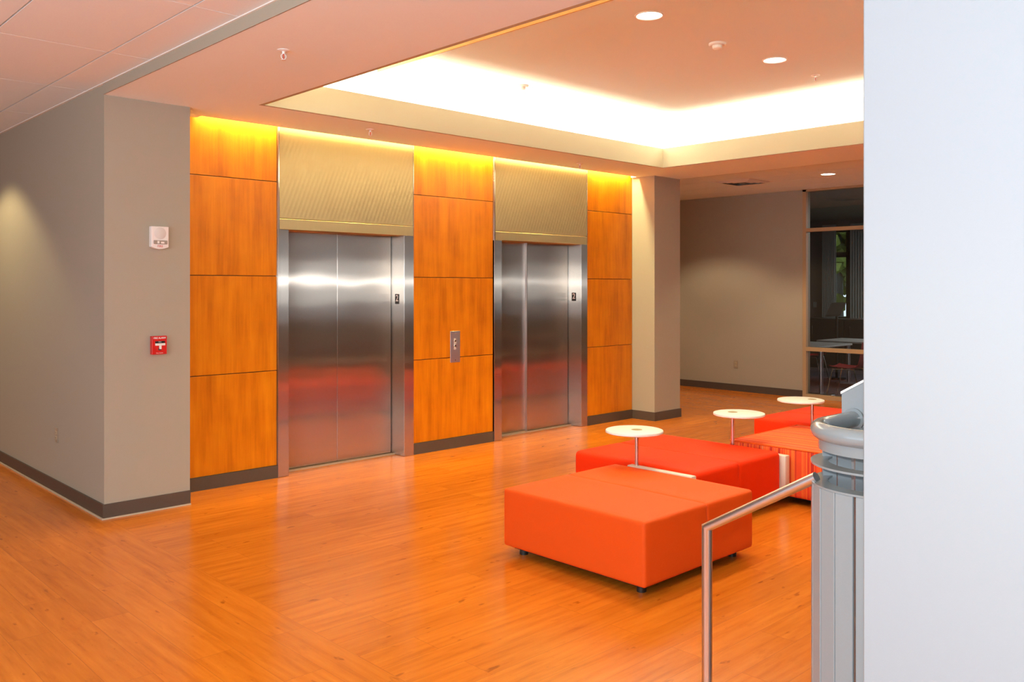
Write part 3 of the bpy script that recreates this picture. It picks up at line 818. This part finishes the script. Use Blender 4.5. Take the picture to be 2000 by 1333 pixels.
obj('post', lambda b: cyl(b, (14.56, 7.01, .03), (14.56, 7.01, 1.20), .022, n=16), 'black_plastic', t)
obj('base', lambda b: cyl(b, (14.56, 7.01, 0), (14.56, 7.01, .03), .15, n=24), 'black_plastic', t)
t = thing('thermostat', 'small pale wall plate on the dark wall seen through the glass', 'wall plate', (18, 9.15, 1.2))
obj('plate', lambda b: box(b, 17.985, 17.9995, 9.12, 9.20, 1.16, 1.28, .003, 1), 'curtain_grey', t)

# outside: lawn and leafy crowns
struct('ground_outside', lambda b: box(b, 18.2, 60, -20, 40, -.6, -.5), 'lawn_green')
def tree(x, y, z, r, lab):
    t = thing('tree', lab, 'tree', (x, y, -.5), 'trees outside the far window')
    def crown(b):
        for _ in range(240):
            d = Vector((random.gauss(0, 1), random.gauss(0, 1), random.gauss(0, .8))).normalized() * r * random.uniform(.4, 1)
            c = Vector((x, y, z)) + d
            R = Matrix.Rotation(random.random()*6, 4, 'Z') @ Matrix.Rotation(random.random()*6, 4, 'X')
            bmesh.ops.create_icosphere(b, subdivisions=1, radius=r*.16, matrix=Matrix.Translation(c) @ R @ Matrix.Diagonal((1, 1, .5, 1)))
    obj('crown', crown, 'leaf_green', t)
    obj('trunk', lambda b: cyl(b, (x, y, -.5), (x, y, z), .16, .08, 12), 'dark_cabinet', t)
tree(25.5, 12.2, 3.2, 2.3, 'leafy yellow-green tree outside the far room window, left')
tree(27.0, 7.6, 3.6, 2.2, 'leafy yellow-green tree outside the far room window, right')

# ---------------------------------------------------------------- lights
WARM = (1, .81, .54)
LAMP = (1, .80, .52)
SLOT = (1, .88, .42)
COOL_FILL = (.85, .95, 1.0)
def area(name, loc, sx, sy, power, col, rot=(0, 0, 0), spread=None):
    d = bpy.data.lights.new(name, 'AREA'); d.shape = 'RECTANGLE'; d.size = sx; d.size_y = sy
    d.energy = power; d.color = col
    if spread: d.spread = math.radians(spread)
    o = bpy.data.objects.new(name, d); C.objects.link(o); o.location = loc; o.rotation_euler = rot
    return o
def spot(name, loc, power, col, angle=110, blend=.6, r=.06, rot=(0, 0, 0)):
    d = bpy.data.lights.new(name, 'SPOT'); d.energy = power; d.color = col
    d.spot_size = math.radians(angle); d.spot_blend = blend; d.shadow_soft_size = r
    o = bpy.data.objects.new(name, d); C.objects.link(o); o.location = loc; o.rotation_euler = rot
    return o
zl = ZS+.145
UP = (PI, 0, 0)
COVE = 27
area('cove_light', ((CX0+CX1)/2, CY1+.15, zl), CX1-CX0-.1, .11, COVE*5.3, WARM, UP)
area('cove_light', ((CX0+CX1)/2, CY0-.15, zl), CX1-CX0-.1, .11, COVE*5.3, WARM, UP)
area('cove_light', (CX0-.15, (CY0+CY1)/2, zl), .11, CY1-CY0-.1, COVE*3.0, WARM, UP)
area('cove_light', (CX1+.15, (CY0+CY1)/2, zl), .11, CY1-CY0-.1, COVE*4.5, WARM, UP)
# wall-wash strip in the slot over the panels
area('slot_light', (5.66, 6.618, ZS+.155), 5.44, .035, 135, SLOT)
for (x, y) in ((4.708, 3.581), (6.364, 3.584)):
    spot('downlight_lamp', (x, y, ZC-.03), 140, LAMP, 120, .5)
for (x, y) in ((10.36, 5.10), (10.36, 7.55), (10.36, 2.6), (10.36, 10.2)):
    spot('downlight_lamp', (x, y, ZA-.03), 105, LAMP, 120, .35)
for (x, y) in ((1.35, 8.75), (.4, 1.2), (-1.6, 4.6), (-1.6, 8.0), (-1.6, 0.0), (1.35, 11.3), (1.2, -2.4)):
    spot('downlight_lamp', (x, y, ZA-.03), 95 if y == 8.75 else 56, (1, .80, .42), 120, .35)
area('added_fill_light', (-.75, -4.02, 1.75), 5.7, 2.0, 130, COOL_FILL, (PI/2+1.05, 0, 0))  # added neutral fill at the unseen windows, tilted up to lighten the ceilings
area('added_fill_light', (-4.02, .3, 1.75), 6.6, 2.0, 420, COOL_FILL, (PI/2+1.1, 0, -PI/2))  # second added fill, also tilted up at the ceilings
area('room_lamp', (15.0, 4.5, 3.0), 2.4, .6, 95, (1, .95, .9))
# the camera's own flash
fl = bpy.data.lights.new('camera_flash', 'SPOT'); fl.energy = 200; fl.color = (.92, .97, 1.0); fl.shadow_soft_size = .025
fl.spot_size = math.radians(130); fl.spot_blend = .4
TH = math.atan2(1768, 1692)
fo = bpy.data.objects.new('camera_flash', fl); C.objects.link(fo); fo.location = (0, 0, 1.71)
fo.rotation_euler = (PI/2 + .02, 0, TH - PI/2)

# world: overcast daylight outside the far window
w = bpy.data.worlds.new('World'); bpy.context.scene.world = w; w.use_nodes = True
bg = w.node_tree.nodes['Background']
bg.inputs[0].default_value = (.75, .85, 1, 1); bg.inputs[1].default_value = 3.0

# ---------------------------------------------------------------- camera
cd = bpy.data.cameras.new('camera'); cam = bpy.data.objects.new('camera', cd); C.objects.link(cam)
cd.sensor_fit = 'HORIZONTAL'; cd.sensor_width = 36; cd.lens = 36*1692/2000
cd.shift_y = -106.5/2000
cd.clip_start = .05
cam.location = (0, 0, 1.62); cam.rotation_euler = (PI/2, 0, TH - PI/2)
sc = bpy.context.scene; sc.camera = cam
sc.view_settings.view_transform = 'Standard'; sc.view_settings.look = 'None'
sc.view_settings.gamma = 1; sc.view_settings.use_curve_mapping = False
sc.view_settings.exposure = 0
cy = sc.cycles
cy.use_denoising = True; cy.max_bounces = 8; cy.diffuse_bounces = 4; cy.glossy_bounces = 4; cy.transparent_max_bounces = 8
cy.sample_clamp_indirect = 6; cy.caustics_reflective = True
cy.use_light_tree = True
cy.use_adaptive_sampling = True; cy.adaptive_threshold = .03
